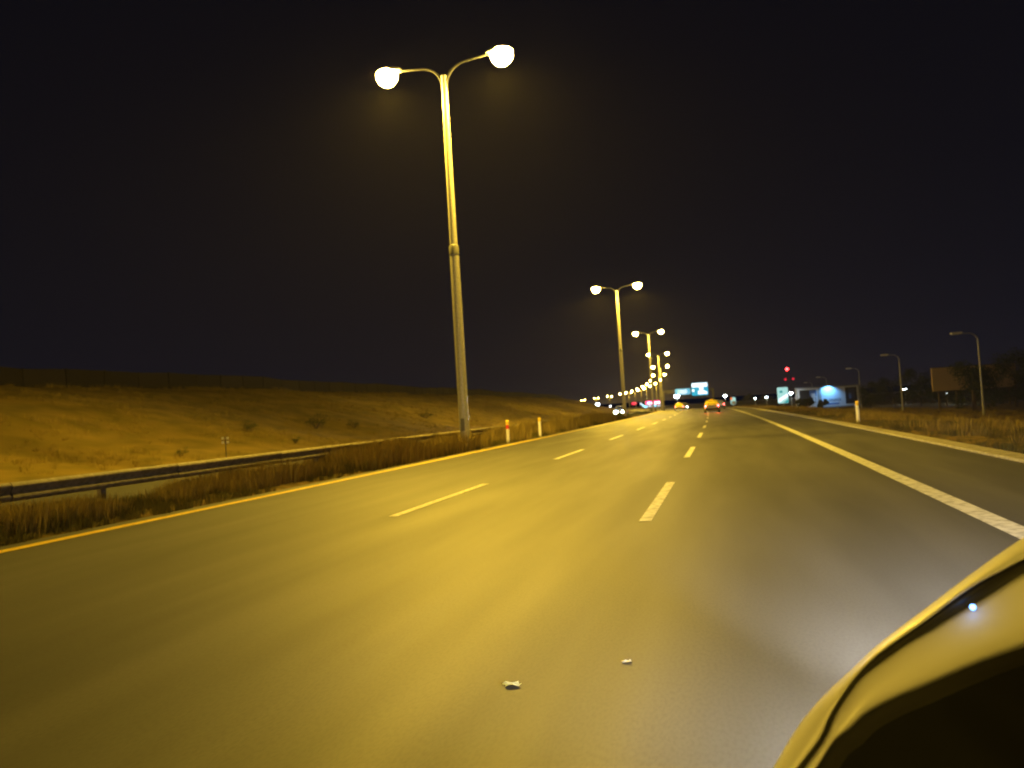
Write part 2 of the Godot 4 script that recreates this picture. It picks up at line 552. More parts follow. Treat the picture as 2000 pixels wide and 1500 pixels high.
func build_plants() -> void:
	# low shrubs in the median, beyond the nearest lamps
	var sh := make_shrub("median_shrub", "low dark shrub growing in the median strip beyond the guardrail", "shrubs along the median strip", 71, 0.95, 1.5)
	rng.seed = 72
	for i in 16:
		var p := road(58.0 + i * 7.5 + rng.randf_range(-2, 2), -11.0 + rng.randf_range(-0.4, 0.4))
		p.y = land_at(p)
		var o := sh
		if i > 0: o = copy(sh, "median_shrub", p, 0.0)
		o.position = p
		o.rotation.y = rng.randf() * TAU
		var k := rng.randf_range(0.7, 1.1)
		o.scale = Vector3(k, k * rng.randf_range(0.4, 0.55), k)
	# bushes on the hillside
	var hb := make_shrub("hillside_bush", "round dark bush on the dry hillside below the fence", "bushes on the hillside", 75, 1.2, 2.2)
	var spots := [[615, 792, 62.0], [350, 838, 39.0], [490, 806, 52.0], [690, 800, 66.0], [575, 836, 50.0], [830, 792, 88.0]]
	for i in spots.size():
		var q = spots[i]
		var p := on_land(px(q[0], q[1], q[2]))
		var o := hb if i == 0 else copy(hb, "hillside_bush", p, 0.0)
		o.position = p
		o.rotation.y = i * 1.7
		o.scale = Vector3.ONE * [1.0, 0.4, 0.65, 0.6, 0.4, 0.8][i]
	# trees below the verge
	var t1 := make_tree("broad_tree", "broad dark tree standing in front of the brown billboard", "", 81, 6.4, 7.6, 1.2)
	t1.position = on_land(px(1900, 790, 100.0))
	var t2 := make_tree("tall_tree", "dark tree beside the far end of the brown billboard", "", 82, 7.6, 8.0, 1.4)
	t2.position = on_land(px(1985, 790, 104.0))
	var t3 := make_tree("dark_tree", "dark tree in the unlit row behind the side road", "unlit trees behind the side road", 83, 7.4, 8.5, 1.4)
	var k := 0
	for q in [[1700, 790, 165.0], [1745, 790, 172.0], [1800, 790, 150.0], [1850, 790, 140.0], [1940, 790, 132.0], [2010, 790, 128.0], [1655, 790, 220.0], [1500, 790, 330.0], [1460, 790, 345.0]]:
		var p := on_land(px(q[0], q[1], q[2]))
		var o := t3 if k == 0 else copy(t3, "dark_tree", p, k * 1.3)
		o.position = p
		o.rotation.y = k * 1.3
		o.scale = Vector3.ONE * (0.8 + 0.12 * (k % 3))
		k += 1
	var t4 := make_tree("small_tree", "small dark tree in front of the blue-lit billboard", "trees in front of the blue-lit billboard", 84, 3.4, 3.0, 0.5)
	k = 0
	for q in [[1566, 795, 140.0], [1578, 795, 143.0], [1607, 795, 139.0]]:
		var p := on_land(px(q[0], q[1], q[2]))
		var o := t4 if k == 0 else copy(t4, "small_tree", p, k * 1.1)
		o.position = p
		o.scale = Vector3.ONE * [0.62, 0.70, 0.66][k]
		k += 1

# ---------------------------------------------------------------- street lamps
func make_double_lamp(label: String, group: String, energy: float) -> Node3D:
	var t := thing("double_street_lamp", label, "street lamp", Vector3.ZERO, 0, group)
	var top := 15.3
	part(lathe(tool(), [[0.0, -0.3], [0.21, -0.3], [0.205, 0.5], [0.185, 7.9]], 14), "lower_pole", M.pole_steel, t)
	part(lathe(tool(), [[0.185, 7.9], [0.20, 7.92], [0.20, 8.25], [0.15, 8.3]], 14), "collar", M.lamp_housing, t)
	part(lathe(tool(), [[0.155, 8.28], [0.12, top]], 14), "upper_pole", M.pole_steel, t)
	part(bevel_box(tool(), Vector3(0, 1.0, 0.2), Vector3(0.16, 0.5, 0.02), 0.02), "access_door", M.lamp_housing, t)
	for sg in [-1.0, 1.0]:
		var path := []
		for k in 9:
			var a := k / 8.0 * PI * 0.46
			path.append(Vector3(sg * (0.07 + 0.95 * (1.0 - cos(a))), top - 0.5 + 0.95 * sin(a), 0))
		path.append(Vector3(sg * 2.05, top + 0.56, 0))
		part(tube(tool(), path, [0.07, 0.066, 0.06, 0.055, 0.05, 0.047, 0.045, 0.043, 0.041, 0.038], 10), "arm", M.arm_steel_dimmed, t)
		var head := lamp_head(t, Vector3(sg * 2.42, top + 0.58, 0), sg, M.sodium_lens)
		spot(head, Vector3(0, -0.74, 0), Vector3(0, -1, 0), SODIUM, energy, 88.0, 0.45, 0.22)
	return t

func lamp_head(parent: Node3D, at: Vector3, sg: float, lens: Material) -> Node3D:
	var st := tool()
	var rings := []
	for k in 9:
		var u := k / 8.0
		var w := 0.10 + 0.20 * sin(PI * clampf(u * 0.92 + 0.08, 0.0, 1.0))
		var ring := PackedVector3Array()
		for j in 14:
			var a := TAU * j / 14.0
			ring.append(Vector3(sg * lerpf(-0.55, 0.55, u), maxf(sin(a), -0.15) * w * 0.62, cos(a) * w))
		rings.append(ring)
	var h := part(loft(st, rings, true, true, true), "lamp_head", M.lamp_housing, parent)
	h.position = at
	var bowl := []
	for k in 10:
		var u := lerpf(-0.62, PI * 0.5, k / 9.0)
		bowl.append([0.37 * cos(u) + 0.002, -0.11 - (0.50 if u > 0.0 else 0.28) * sin(u)])
	var b := Basis().scaled(Vector3(1.25, 1.0, 1.0))
	part(lathe(tool(), bowl, 18, Vector3(sg * 0.08, 0, 0), b), "lamp_lens", lens, h)
	return h

func build_lamps() -> void:
	var first := make_double_lamp("tall double-arm street lamp rising from the weeds behind the guardrail", "", 340.0)
	first.position = road(29.4, -10.15, 0.05)
	first.rotation.y = heading(31.0)
	var n := 0
	for i in range(-1, 26):
		if i == 0 or (i > 12 and i % 2 == 1): continue
		var s := 31.3 + 61.5 * i
		var p := road(s, -10.7, 0.05)
		copy(first, "double_street_lamp", p, heading(s), "double-arm street lamp in the lit row receding along the median", "double-arm lamps along the median")
		n += 1
	# unlit single-arm lamps along the side road
	var side := thing("side_street_lamp", "unlit single-arm street lamp on the dark grass slope", "street lamp", Vector3.ZERO, 0, "unlit lamps along the side road")
	part(lathe(tool(), [[0.0, -0.3], [0.13, -0.3], [0.12, 0.4], [0.07, 8.2]], 12), "pole", M.pole_steel, side)
	var path := []
	for k in 8:
		var a := k / 7.0 * PI * 0.47
		path.append(Vector3(-0.9 * (1.0 - cos(a)), 8.15 + 0.9 * sin(a), 0))
	path.append(Vector3(-1.7, 9.12, 0))
	part(tube(tool(), path, [0.07, 0.068, 0.066, 0.062, 0.058, 0.055, 0.052, 0.05, 0.045], 10), "arm", M.pole_steel, side)
	var hd := tool()
	bevel_box(hd, Vector3(-2.15, 9.14, 0), Vector3(1.15, 0.24, 0.46), 0.07)
	var hp := part(hd, "lamp_head", M.marker_white, side)
	part(bevel_box(tool(), Vector3(-2.2, 9.01, 0), Vector3(0.8, 0.03, 0.34), 0.01), "lens", M.print_white, hp)
	var spots := [[1922, 810, 84.0], [1764, 805, 123.0], [1683, 801, 175.0], [1618, 800, 225.0], [1590, 800, 270.0]]
	for i in spots.size():
		var q = spots[i]
		var p := on_land(px(q[0], q[1], q[2]))
		var o := side if i == 0 else copy(side, "side_street_lamp", p, 0.0)
		o.position = p
		o.rotation.y = deg_to_rad(8.0)
		o.set_meta("label", ["unlit single-arm street lamp in front of the brown billboard", "unlit single-arm street lamp beside a small white lamp on the dark slope", "unlit single-arm street lamp at the right end of the blue-lit billboard", "unlit single-arm street lamp rising behind the blue-lit billboard", "unlit single-arm street lamp behind the left part of the blue-lit billboard"][i])
	# small cool-white lamps
	var cool := thing("white_street_lamp", "cool white lamp on a thin post in the dark distance", "street lamp", Vector3.ZERO, 0, "distant cool white lamps")
	part(lathe(tool(), [[0.0, -0.3], [0.09, -0.3], [0.06, 1.0]], 8), "post", M.pole_steel, cool)
	var lh := part(lathe(tool(), [[0.02, 1.0], [0.30, 0.98], [0.34, 0.93], [0.33, 0.90]], 12), "lamp_cap", M.lamp_housing, cool)
	part(lathe(tool(), [[0.32, 0.895], [0.36, 0.72], [0.28, 0.5], [0.03, 0.44]], 12), "lamp_lens", M.cool_lens, lh)
	var w := [[1545, 768, 148.0, 0.8], [1416, 773, 290.0, 1.6], [1475, 778, 300.0, 0.9], [1497, 776, 285.0, 1.1], [1322, 774, 505.0, 4.6], [1767, 761, 190.0, 1.3], [1868, 772, 150.0, 0.35], [1850, 769, 160.0, 0.22], [1167, 790, 410.0, 3.0], [1192, 794, 330.0, 0.8]]
	for i in w.size():
		var q = w[i]
		var p := px(q[0], q[1], q[2])
		var g := land_at(p)
		var o := cool if i == 0 else copy(cool, "white_street_lamp", p, 0.0)
		o.position = Vector3(p.x, g, p.z)
		var hgt := maxf(p.y - g, 1.0)
		for c in o.get_children():
			if c.name.begins_with("post"): c.scale = Vector3(1, hgt, 1)
			else:
				c.scale = Vector3.ONE * q[3]
				c.position.y = hgt - 0.7 * q[3]
		o.set_meta("label", ["cool white lamp between the upright light box and the advert billboard", "cool white lamp beside the small totem sign", "cool white lamp on a low post left of the dark trees", "cool white lamp just left of the upright light box", "large white lamp shining under the smaller gantry sign", "bluish white lamp beside an unlit lamp post on the slope", "tiny white lamp under the brown billboard beside the broad tree", "tiny white lamp under the corner of the brown billboard", "large white lamp at the foot of the far lamp row", "small white lamp beside the oncoming car"][i])
		omni(o, Vector3(0, hgt - 0.75 * q[3], 0), Color(0.75, 0.9, 1.0), 14.0 * q[3] * q[3], 0.15)

# ---------------------------------------------------------------- roadside things
func build_guardrail() -> void:
	var r := thing("guardrail", "weathered steel guardrail with posts along the median strip", "guardrail")
	var lat := -11.45
	var prof := [[0.0, 0.76], [0.035, 0.735], [0.07, 0.69], [0.035, 0.645], [0.0, 0.60], [0.035, 0.555], [0.07, 0.51], [0.035, 0.465], [0.0, 0.44], [-0.004, 0.44], [0.028, 0.47], [0.062, 0.51], [0.03, 0.55], [-0.006, 0.60], [0.03, 0.65], [0.062, 0.69], [0.03, 0.73], [-0.004, 0.76]]
	var s := -14.0
	while s < 62.0:
		var rings := []
		for k in 3:
			var ring := PackedVector3Array()
			for p in prof: ring.append(road(s + 0.01 + k * 1.99, lat + p[0], p[1]))
			rings.append(ring)
		part(loft(tool(), rings, true, true, true), "rail_beam", M.rail_steel, r)
		part(box(tool(), road(s + 2.0, lat - 0.07, 0.32), Vector3(0.10, 0.86, 0.12)), "post", M.rail_steel, r)
		s += 4.0
	# second rail at the far side of the opposite carriageway is not in view

func marker(label: String, at: Vector3, turn: float, band: Material, tall: float, top: Material, group := "") -> void:
	var t := thing("marker_post", label, "marker post", at, turn, group)
	var prof := [[-0.06, 0.0], [-0.05, 0.05], [0.05, 0.05], [0.06, 0.0], [0.05, -0.03], [-0.05, -0.03]]
	var segs := [[-0.2, tall * 0.62, M.marker_white, "shaft"], [tall * 0.62 + 0.002, tall * 0.80, band, "reflector_band"], [tall * 0.80 + 0.002, tall, top, "cap"]]
	for g in segs:
		var rings := []
		for y in [g[0], g[1]]:
			var ring := PackedVector3Array()
			for p in prof:
				var slope: float = 0.04 * p[1] / 0.05 if (g[3] == "cap" and y == g[1]) else 0.0
				ring.append(Vector3(p[0] * 1.25, y - slope, p[1] * 1.25))
			ring.reverse()
			rings.append(ring)
		part(loft(tool(), rings, true, true, true), g[3], g[2], t)

func build_markers() -> void:
	var p := road(34.8, -9.85)
	p.y = land_at(p)
	marker("yellow-capped marker post with a red band among the median weeds", p, 0.0, M.marker_red, 1.05, M.marker_yellow)
	p = road(41.5, -9.85)
	p.y = land_at(p)
	marker("yellow-capped marker post with a white band in the median", p, 0.0, M.marker_white, 1.02, M.marker_yellow)
	p = road(38.8, 6.0)
	p.y = land_at(p)
	marker("yellow-capped white marker post on the verge behind the kerb", p, 0.0, M.marker_white, 0.98, M.marker_yellow)
	# a small square frame with four bright corners on the hillside
	var f := thing("corner_frame", "small square frame with four bright corner plates at the hill foot", "frame")
	var c := px(440, 860, 27.5)
	f.position = Vector3(c.x, land_at(c), c.z)
	f.rotation.y = deg_to_rad(YAW)
	var y := c.y - f.position.y
	part(box(tool(), Vector3(0, (y + 0.065) * 0.5 - 0.2, -0.022), Vector3(0.022, y + 0.4, 0.02)), "leg", M.mast_steel, f)
	for sg in [-1.0, 1.0]:
		part(box(tool(), Vector3(0, y + sg * 0.075, 0), Vector3(0.21, 0.018, 0.02)), "rail", M.bark, f)
		for k in [-1.0, 1.0]:
			part(bevel_box(tool(), Vector3(sg * 0.085, y + k * 0.075, 0.02), Vector3(0.085, 0.085, 0.016), 0.012), "corner_plate", M.marker_white, f)

func build_fence() -> void:
	var f := thing("boundary_fence", "dark solid fence running along the top of the hillside", "fence")
	var s := 22.0
	var k := 0
	var wide := 4.0
	var panel := bevel_box(tool(), Vector3(0, 0.78, 0), Vector3(wide - 0.14, 1.5, 0.05), 0.02)
	var pm := panel.commit()
	var post := box(tool(), Vector3(0, 0.6, 0), Vector3(0.12, 2.0, 0.12)).commit()
	while s < 340.0:
		var a := road(s, -50.5)
		a.y = land(s, -50.5)
		var b := road(s + wide * 1.0, -50.5)
		b.y = land(s + wide, -50.5)
		var d := b - a
		var bs := Basis(d.normalized(), Vector3.UP, d.normalized().cross(Vector3.UP)).orthonormalized()
		var o := part(pm, "panel", M.fence_board if k % 3 else M.fence_board_pale, f)
		o.transform = Transform3D(bs, (a + b) * 0.5)
		var q := part(post, "post", M.fence_board, f)
		q.transform = Transform3D(Basis(Vector3.UP, heading(s)), a)
		s += wide * 1.015
		k += 1

func build_gantry() -> void:
	var g := thing("sign_gantry", "road gantry carrying two lit blue direction signs over the lanes", "gantry")
	var s := 285.0
	var base := road(s, 0.0)
	g.position = base
	g.rotation.y = heading(s)
	# local axes: x across the road, z along it
	var d := 290.0
	var inv := g.transform.affine_inverse()
	var rp := inv * px(1389, 782, d)
	var a := inv * px(1363, 761, d)
	var b := inv * px(1332.5, 766, d)
	var beam := inv * px(1330, 764.5, d)
	for x in [rp.x, -10.2]:
		part(bevel_box(tool(), Vector3(x, (beam.y + 0.3) * 0.5 - 0.6, -0.6), Vector3(0.4, beam.y + 1.5, 0.4), 0.05), "column", M.mast_steel, g)
	for k in 2:
		part(box(tool(), Vector3((rp.x - 10.2) * 0.5, beam.y - 0.35 + 0.7 * k, -0.6), Vector3(rp.x + 10.2 - 0.42, 0.16, 0.16)), "beam", M.mast_steel, g)
	for k in 14:
		var x := lerpf(-9.6, rp.x - 0.8, k / 13.0)
		part(box(tool(), Vector3(x, beam.y, -0.6), Vector3(0.08, 0.54, 0.08)), "strut", M.mast_steel, g)
	# taller sign: white upper part, blue-green lower part with white blocks
	var sc := d / FOCAL
	var w := 30.0 * sc
	var h := 24.0 * sc
	var one := part(bevel_box(tool(), Vector3(a.x, a.y, -0.28), Vector3(w, h, 0.12), 0.35), "direction_sign", M.sign_teal, g)
	var z := -0.20
	for r in [[0.0, 0.31, 0.94, 0.32], [0.10, 0.045, 0.28, 0.16], [0.16, -0.27, 0.56, 0.28], [-0.40, -0.10, 0.14, 0.18], [0.10, -0.08, 0.25, 0.05]]:
		part(bevel_box(tool(), Vector3(a.x + r[0] * w, a.y + r[1] * h, z), Vector3(r[2] * w, r[3] * h, 0.03), 0.06), "sign_plate", M.sign_white, one)
	var arrow := tool()
	var c := Vector3(a.x + 0.33 * w, a.y + 0.02 * h, -0.17)
	var q := 0.17 * h
	box(arrow, c, Vector3(0.2 * w, 0.2 * h, 0.02))
	tri(arrow, c + Vector3(0.1 * w, -0.1 * h, 0.012), c + Vector3(-0.1 * w, -0.1 * h, 0.012), c + Vector3(0.1 * w, -0.1 * h - q, 0.012))
	part(arrow, "sign_arrow", M.sign_teal, one)
	var w2 := 28.0 * sc
	var h2 := 11.5 * sc
	var two := part(bevel_box(tool(), Vector3(b.x - 0.2, b.y, -0.28), Vector3(w2, h2, 0.12), 0.25), "direction_sign", M.sign_sky, g)
	for r in [[0.06, 0.20, 0.48, 0.10], [0.06, -0.05, 0.52, 0.10], [0.02, -0.28, 0.44, 0.08], [-0.27, 0.0, 0.12, 0.72]]:
		part(bevel_box(tool(), Vector3(b.x - 0.2 + r[0] * w2, b.y + r[1] * h2, z), Vector3(r[2] * w2, r[3] * h2, 0.03), 0.03), "sign_plate", M.sign_white if r[3] < 0.5 else M.sign_mint, two)
	var ch := tool()
	var cc := Vector3(b.x - 0.2 + 0.37 * w2, b.y + 0.1, -0.2)
	tri(ch, cc + Vector3(-0.35, 0.45, 0), cc + Vector3(0.35, 0.45, 0), cc + Vector3(0, -0.5, 0))
	part(ch, "sign_arrow", M.sign_teal, two)

func build_billboards() -> void:
	# brown, unlit billboard behind the trees
	var d := 112.0
	var a := px(1820, 741, d)
	var b := px(1984, 733, d * 1.02)
	var t := thing("brown_billboard", "large blank brown billboard on posts behind the dark trees", "billboard")
	var mid := (a + b) * 0.5
	t.position = Vector3(mid.x, land_at(mid), mid.z)
	t.rotation.y = atan2(-(b.z - a.z), b.x - a.x)
	var w := Vector2(b.x - a.x, b.z - a.z).length()
	var yc := mid.y - t.position.y
	part(bevel_box(tool(), Vector3(0, yc, 0), Vector3(w, 3.55, 0.2), 0.03), "panel", M.billboard_back, t)
	for k in 5:
		part(box(tool(), Vector3(lerpf(-w * 0.42, w * 0.42, k / 4.0), (yc + 1.2) * 0.5 - 0.2, -0.22), Vector3(0.2, yc + 1.6, 0.2)), "post", M.bark, t)
	for y in [-1.75, 1.75]:
		part(box(tool(), Vector3(0, yc + y, 0.02), Vector3(w + 0.12, 0.1, 0.26)), "trim", M.bark, t)
	# billboard with a blue lamp at its top
	d = 150.0
	a = px(1557, 778, d)
	b = px(1676, 772.5, d)
	t = thing("advert_billboard", "long framed advert billboard with a blue lamp shining down its middle", "billboard")
	mid = (a + b) * 0.5
	var g := minf(land_at(a), land_at(b))
	t.position = Vector3(mid.x, g, mid.z)
	t.rotation.y = atan2(-(b.z - a.z), b.x - a.x)
	w = Vector2(b.x - a.x, b.z - a.z).length()
	var h := 38.0 / FOCAL * d
	yc = mid.y - g
	part(box(tool(), Vector3(0, yc, 0), Vector3(w, h, 0.16)), "panel", M.print_white, t)
	for sg in [-1.0, 1.0]:
		part(box(tool(), Vector3(0, yc + sg * (h * 0.5 + 0.06), 0.02), Vector3(w + 0.5, 0.24, 0.3)), "frame", M.board_frame, t)
		part(box(tool(), Vector3(sg * (w * 0.5 + 0.12), yc, 0.02), Vector3(0.24, h - 0.13, 0.3)), "frame", M.board_frame, t)
	for k in 4:
		part(box(tool(), Vector3(lerpf(-w * 0.46, w * 0.46, k / 3.0), (yc - h * 0.5) * 0.5 - 0.3, -0.1), Vector3(0.22, yc - h * 0.5 + 0.5, 0.2)), "post", M.board_frame, t)
	part(box(tool(), Vector3(-0.13 * w, yc, 0.1), Vector3(0.05 * w, h - 0.02, 0.06)), "divider", M.board_frame, t)
	part(box(tool(), Vector3(-0.33 * w, yc + 0.02 * h, 0.088), Vector3(0.26 * w, 0.8 * h, 0.02)), "print_field", M.print_black, t)
	part(box(tool(), Vector3(-0.24 * w, yc + 0.25 * h, 0.104), Vector3(0.11 * w, 0.32 * h, 0.01)), "print_field", M.print_blue, t)
	var fig := tool()
	for p in [[-0.235, 0.12, 0.07, 0.22], [-0.225, -0.15, 0.035, 0.4], [-0.23, -0.36, 0.06, 0.14]]:
		bevel_box(fig, Vector3(p[0] * w, yc + p[1] * h, 0.116 + 0.002 * p[2]), Vector3(p[2] * w, p[3] * h, 0.01), 0.1)
	part(fig, "print_figure", M.print_white, t)
	part(box(tool(), Vector3(0.385 * w, yc + 0.02 * h, 0.088), Vector3(0.19 * w, 0.84 * h, 0.02)), "print_field", M.print_black, t)
	part(bevel_box(tool(), Vector3(0.39 * w, yc + 0.12 * h, 0.104), Vector3(0.10 * w, 0.5 * h, 0.01), 0.2), "print_field", M.print_navy, t)
	part(bevel_box(tool(), Vector3(0.365 * w, yc + 0.0 * h, 0.114), Vector3(0.04 * w, 0.3 * h, 0.01), 0.1), "print_figure", M.print_blue, t)
	var tm := TextMesh.new()
	var font := SystemFont.new()
	font.font_names = PackedStringArray(["Droid Sans"])
	tm.font = font
	tm.text = "ANAGA"
	tm.font_size = 64
	tm.pixel_size = 0.0118
	tm.depth = 0.02
	var tx := part(tm, "lettering", M.print_navy, t)
	tx.position = Vector3(0.115 * w, yc - 0.17 * h, 0.096)
	part(box(tool(), Vector3(0.08 * w, yc - 0.36 * h, 0.09), Vector3(0.2 * w, 0.08 * h, 0.02)), "print_line", M.print_blue, t)
	# lamp arm over the board
	var lx := 0.01 * w
	part(tube(tool(), [Vector3(lx, yc + h * 0.5, 0), Vector3(lx, yc + h * 0.5 + 0.42, 0.2), Vector3(lx, yc + h * 0.5 + 0.40, 0.95)], [0.03], 8), "lamp_arm", M.board_frame, t)
	part(bevel_box(tool(), Vector3(lx, yc + h * 0.5 + 0.40, 1.05), Vector3(0.5, 0.16, 0.25), 0.04), "lamp_head", M.lamp_housing, t)
	spot(t, Vector3(lx, yc + h * 0.5 + 0.26, 1.05), Vector3(0, -1.0, -0.55), Color(0.15, 0.50, 1.0), 24.0, 70.0, 0.6, 0.1)
	# upright light box
	d = 148.0
	var c := px(1529, 772, d)
	t = thing("light_box_sign", "upright lit sign with mint green and white diagonal bands", "sign")
	g = land_at(c)
	t.position = Vector3(c.x, g, c.z)
	t.rotation.y = deg_to_rad(YAW)
	yc = c.y - g
	w = 20.0 / FOCAL * d
	h = 31.0 / FOCAL * d
	var bx := part(bevel_box(tool(), Vector3(0, yc, 0), Vector3(w, h, 0.3), 0.14), "sign_box", M.sign_mint, t)
	var st := tool()
	var zz := 0.16
	quad(st, Vector3(-w * 0.48, yc - h * 0.22, zz), Vector3(w * 0.48, yc + h * 0.12, zz), Vector3(w * 0.48, yc - h * 0.10, zz), Vector3(-w * 0.48, yc - h * 0.46, zz))
	part(st, "sign_band", M.sign_white, bx)
	st = tool()
	tri(st, Vector3(-w * 0.05, yc - h * 0.48, zz + 0.004), Vector3(w * 0.48, yc - h * 0.26, zz + 0.004), Vector3(w * 0.48, yc - h * 0.48, zz + 0.004))
	part(st, "sign_band", M.sign_deep_mint, bx)
	part(bevel_box(tool(), Vector3(-w * 0.18, yc + h * 0.22, zz), Vector3(w * 0.30, h * 0.14, 0.01), 0.1), "sign_emblem", M.sign_deep_mint, bx)
	part(box(tool(), Vector3(0, (yc - h * 0.5) * 0.5 - 0.2, 0), Vector3(0.3, yc - h * 0.5 + 0.5, 0.2)), "post", M.board_frame, t)
	# far small totem
	d = 250.0
	c = px(1432, 783, d)
	t = thing("totem_sign", "small leaning totem sign with an orange corner beside the road", "sign")
	g = land_at(c)
	t.position = Vector3(c.x, g, c.z)
	t.rotation.y = deg_to_rad(YAW)
	yc = c.y - g
	bx = part(bevel_box(tool(), Vector3(0, yc, 0), Vector3(1.6, 2.4, 0.25), 0.3), "sign_box", M.sign_mint, t)
	part(bevel_box(tool(), Vector3(0.05, yc - 0.6, 0.14), Vector3(1.3, 1.0, 0.02), 0.1), "sign_band", M.print_white, bx)
	part(bevel_box(tool(), Vector3(-0.58, yc + 0.72, 0.14), Vector3(0.7, 0.8, 0.02), 0.1), "sign_corner", M.sign_orange, bx)
	part(box(tool(), Vector3(0, yc * 0.5 - 0.7, 0), Vector3(0.4, maxf(yc - 0.9, 0.3), 0.2)), "post", M.board_frame, t)

func build_mast() -> void:
	var d := 420.0
	var c := px(1537, 721, d)
	var t := thing("lattice_mast", "dark lattice mast with red warning lights above the light box", "mast")
	var g := land_at(c)
	t.position = Vector3(c.x, g, c.z)
	t.rotation.y = deg_to_rad(YAW)
	var h := c.y - g
	var wide := func(y: float) -> float: return lerpf(3.2, 0.25, y / h)
	for k in [[-1, -1], [1, -1], [1, 1], [-1, 1]]:
		part(tube(tool(), [Vector3(k[0] * 3.2, -0.3, k[1] * 3.2), Vector3(k[0] * 0.25, h - 0.4, k[1] * 0.25)], [0.12, 0.07], 6), "leg", M.mast_steel, t)
	for i in 7:
		var y0 := h * i / 7.0
		var y1 := h * (i + 1) / 7.0 - 0.3
		var a: float = wide.call(y0)
		var b: float = wide.call(y1)
		for sg in [-1.0, 1.0]:
			part(tube(tool(), [Vector3(-a, y0, sg * a), Vector3(b, y1, sg * b)], [0.05], 5), "brace", M.mast_steel, t)
			part(tube(tool(), [Vector3(sg * a, y0, -a), Vector3(sg * b, y1, b)], [0.05], 5), "brace", M.mast_steel, t)
	var y2 := h - 20.0 * d / FOCAL
	part(box(tool(), Vector3(0, y2 - 0.25, 0), Vector3(5.4, 0.15, 5.4)), "platform", M.mast_steel, t)
	var ball := [[0.02, -0.55], [0.42, -0.35], [0.55, 0.0], [0.42, 0.35], [0.02, 0.55]]
	part(lathe(tool(), ball, 12, Vector3(0, h, 0), Basis().scaled(Vector3.ONE * 1.5)), "warning_light", M.red_beacon, t)
	for x in [-2.1, 2.1]:
		part(lathe(tool(), ball, 12, Vector3(x, y2, 2.3), Basis().scaled(Vector3.ONE * 1.3)), "warning_light", M.red_beacon_dim, t)
	omni(t, Vector3(0, h + 1.2, 0), Color(1, 0.03, 0.03), 6.0, 0.3)

func build_shops() -> void:
	var d := 740.0
	var sc := d / FOCAL
	var c := px(1277, 796, d)
	var g := land_at(c)
	var t := thing("lit_shop", "distant shop front with a pink lit fascia and bright windows", "building", Vector3(c.x, g - 0.2, c.z), deg_to_rad(YAW))
	var top := px(1277, 783, d).y - g
	var w := 31.0 * sc
	part(box(tool(), Vector3(0, top * 0.5 - 0.5, -4), Vector3(w, top + 0.8, 8)), "wall", M.shop_wall, t)
	var fa := part(bevel_box(tool(), Vector3(-0.8, top - 1.2, 0.25), Vector3(w * 0.88, 3.2, 0.4), 0.3), "fascia_sign", M.sign_pink, t)
	for x in [-0.30, -0.08, 0.14, 0.32]:
		part(bevel_box(tool(), Vector3(x * w, top - 1.6, 0.5), Vector3(w * 0.15, 1.7, 0.08), 0.3), "sign_plate", M.shop_white, fa)
	for k in 6:
		var x := lerpf(-0.42, 0.44, k / 5.0) * w
		var wn := part(bevel_box(tool(), Vector3(x, top - 4.6 + 0.3 * (k % 2), 0.08), Vector3(w * 0.11, 2.0, 0.12), 0.1), "shop_window", M.shop_cyan if k % 3 == 0 else M.sign_white, t)
		part(box(tool(), Vector3(x, top - 4.6 + 0.3 * (k % 2), 0.17), Vector3(0.12, 2.0, 0.06)), "mullion", M.board_frame, wn)
	var r := px(1238.5, 788, d)
	t = thing("red_sign", "round-topped red lit sign left of the distant pink shop", "sign", Vector3(r.x, land_at(r), r.z), deg_to_rad(YAW))
	var y := r.y - t.position.y
	part(bevel_box(tool(), Vector3(0, y, 0), Vector3(11 * sc, 5.5 * sc, 0.5), 1.2), "sign_box", M.sign_red, t)
	for x in [-1.6, 1.6]:
		part(box(tool(), Vector3(x, (y - 2.7 * sc) * 0.5 - 0.2, 0), Vector3(0.4, maxf(y - 2.7 * sc, 0.5), 0.3)), "post", M.mast_steel, t)
	r = px(1256, 792, d)
	t = thing("blue_sign", "slanting blue and cyan lit sign beside the distant pink shop", "sign", Vector3(r.x, land_at(r), r.z), deg_to_rad(YAW))
	y = r.y - t.position.y
	var tilt := Basis(Vector3.BACK, deg_to_rad(-40))
	part(bevel_box(tool(), Vector3(0, y, 0), Vector3(14 * sc, 3 * sc, 0.5), 0.4, tilt), "sign_box", M.shop_cyan, t)
	part(bevel_box(tool(), Vector3(-3.5 * sc, y + 3.4 * sc, 0.3), Vector3(5 * sc, 3.6 * sc, 0.1), 0.4, tilt), "sign_plate", M.sign_white, t)
	part(box(tool(), Vector3(0, y * 0.5 - 0.5, 0), Vector3(0.5, y, 0.3)), "post", M.mast_steel, t)

# ---------------------------------------------------------------- cars
func ring_rect(y: float, w: float, z0: float, z1: float, r: float) -> PackedVector3Array:
	var ring := PackedVector3Array()
	var c := [[1, 1], [-1, 1], [-1, -1], [1, -1]]
	for q in 4:
		for k in 4:
			var a := (q + k / 3.0) * PI * 0.5
			var cx: float = c[q][0] * (w - r)
			var cz: float = (z1 - r) if c[q][1] > 0 else (z0 + r)
			ring.append(Vector3(cx + cos(a) * r, y, cz + sin(a) * r))
	ring.reverse()
	return ring

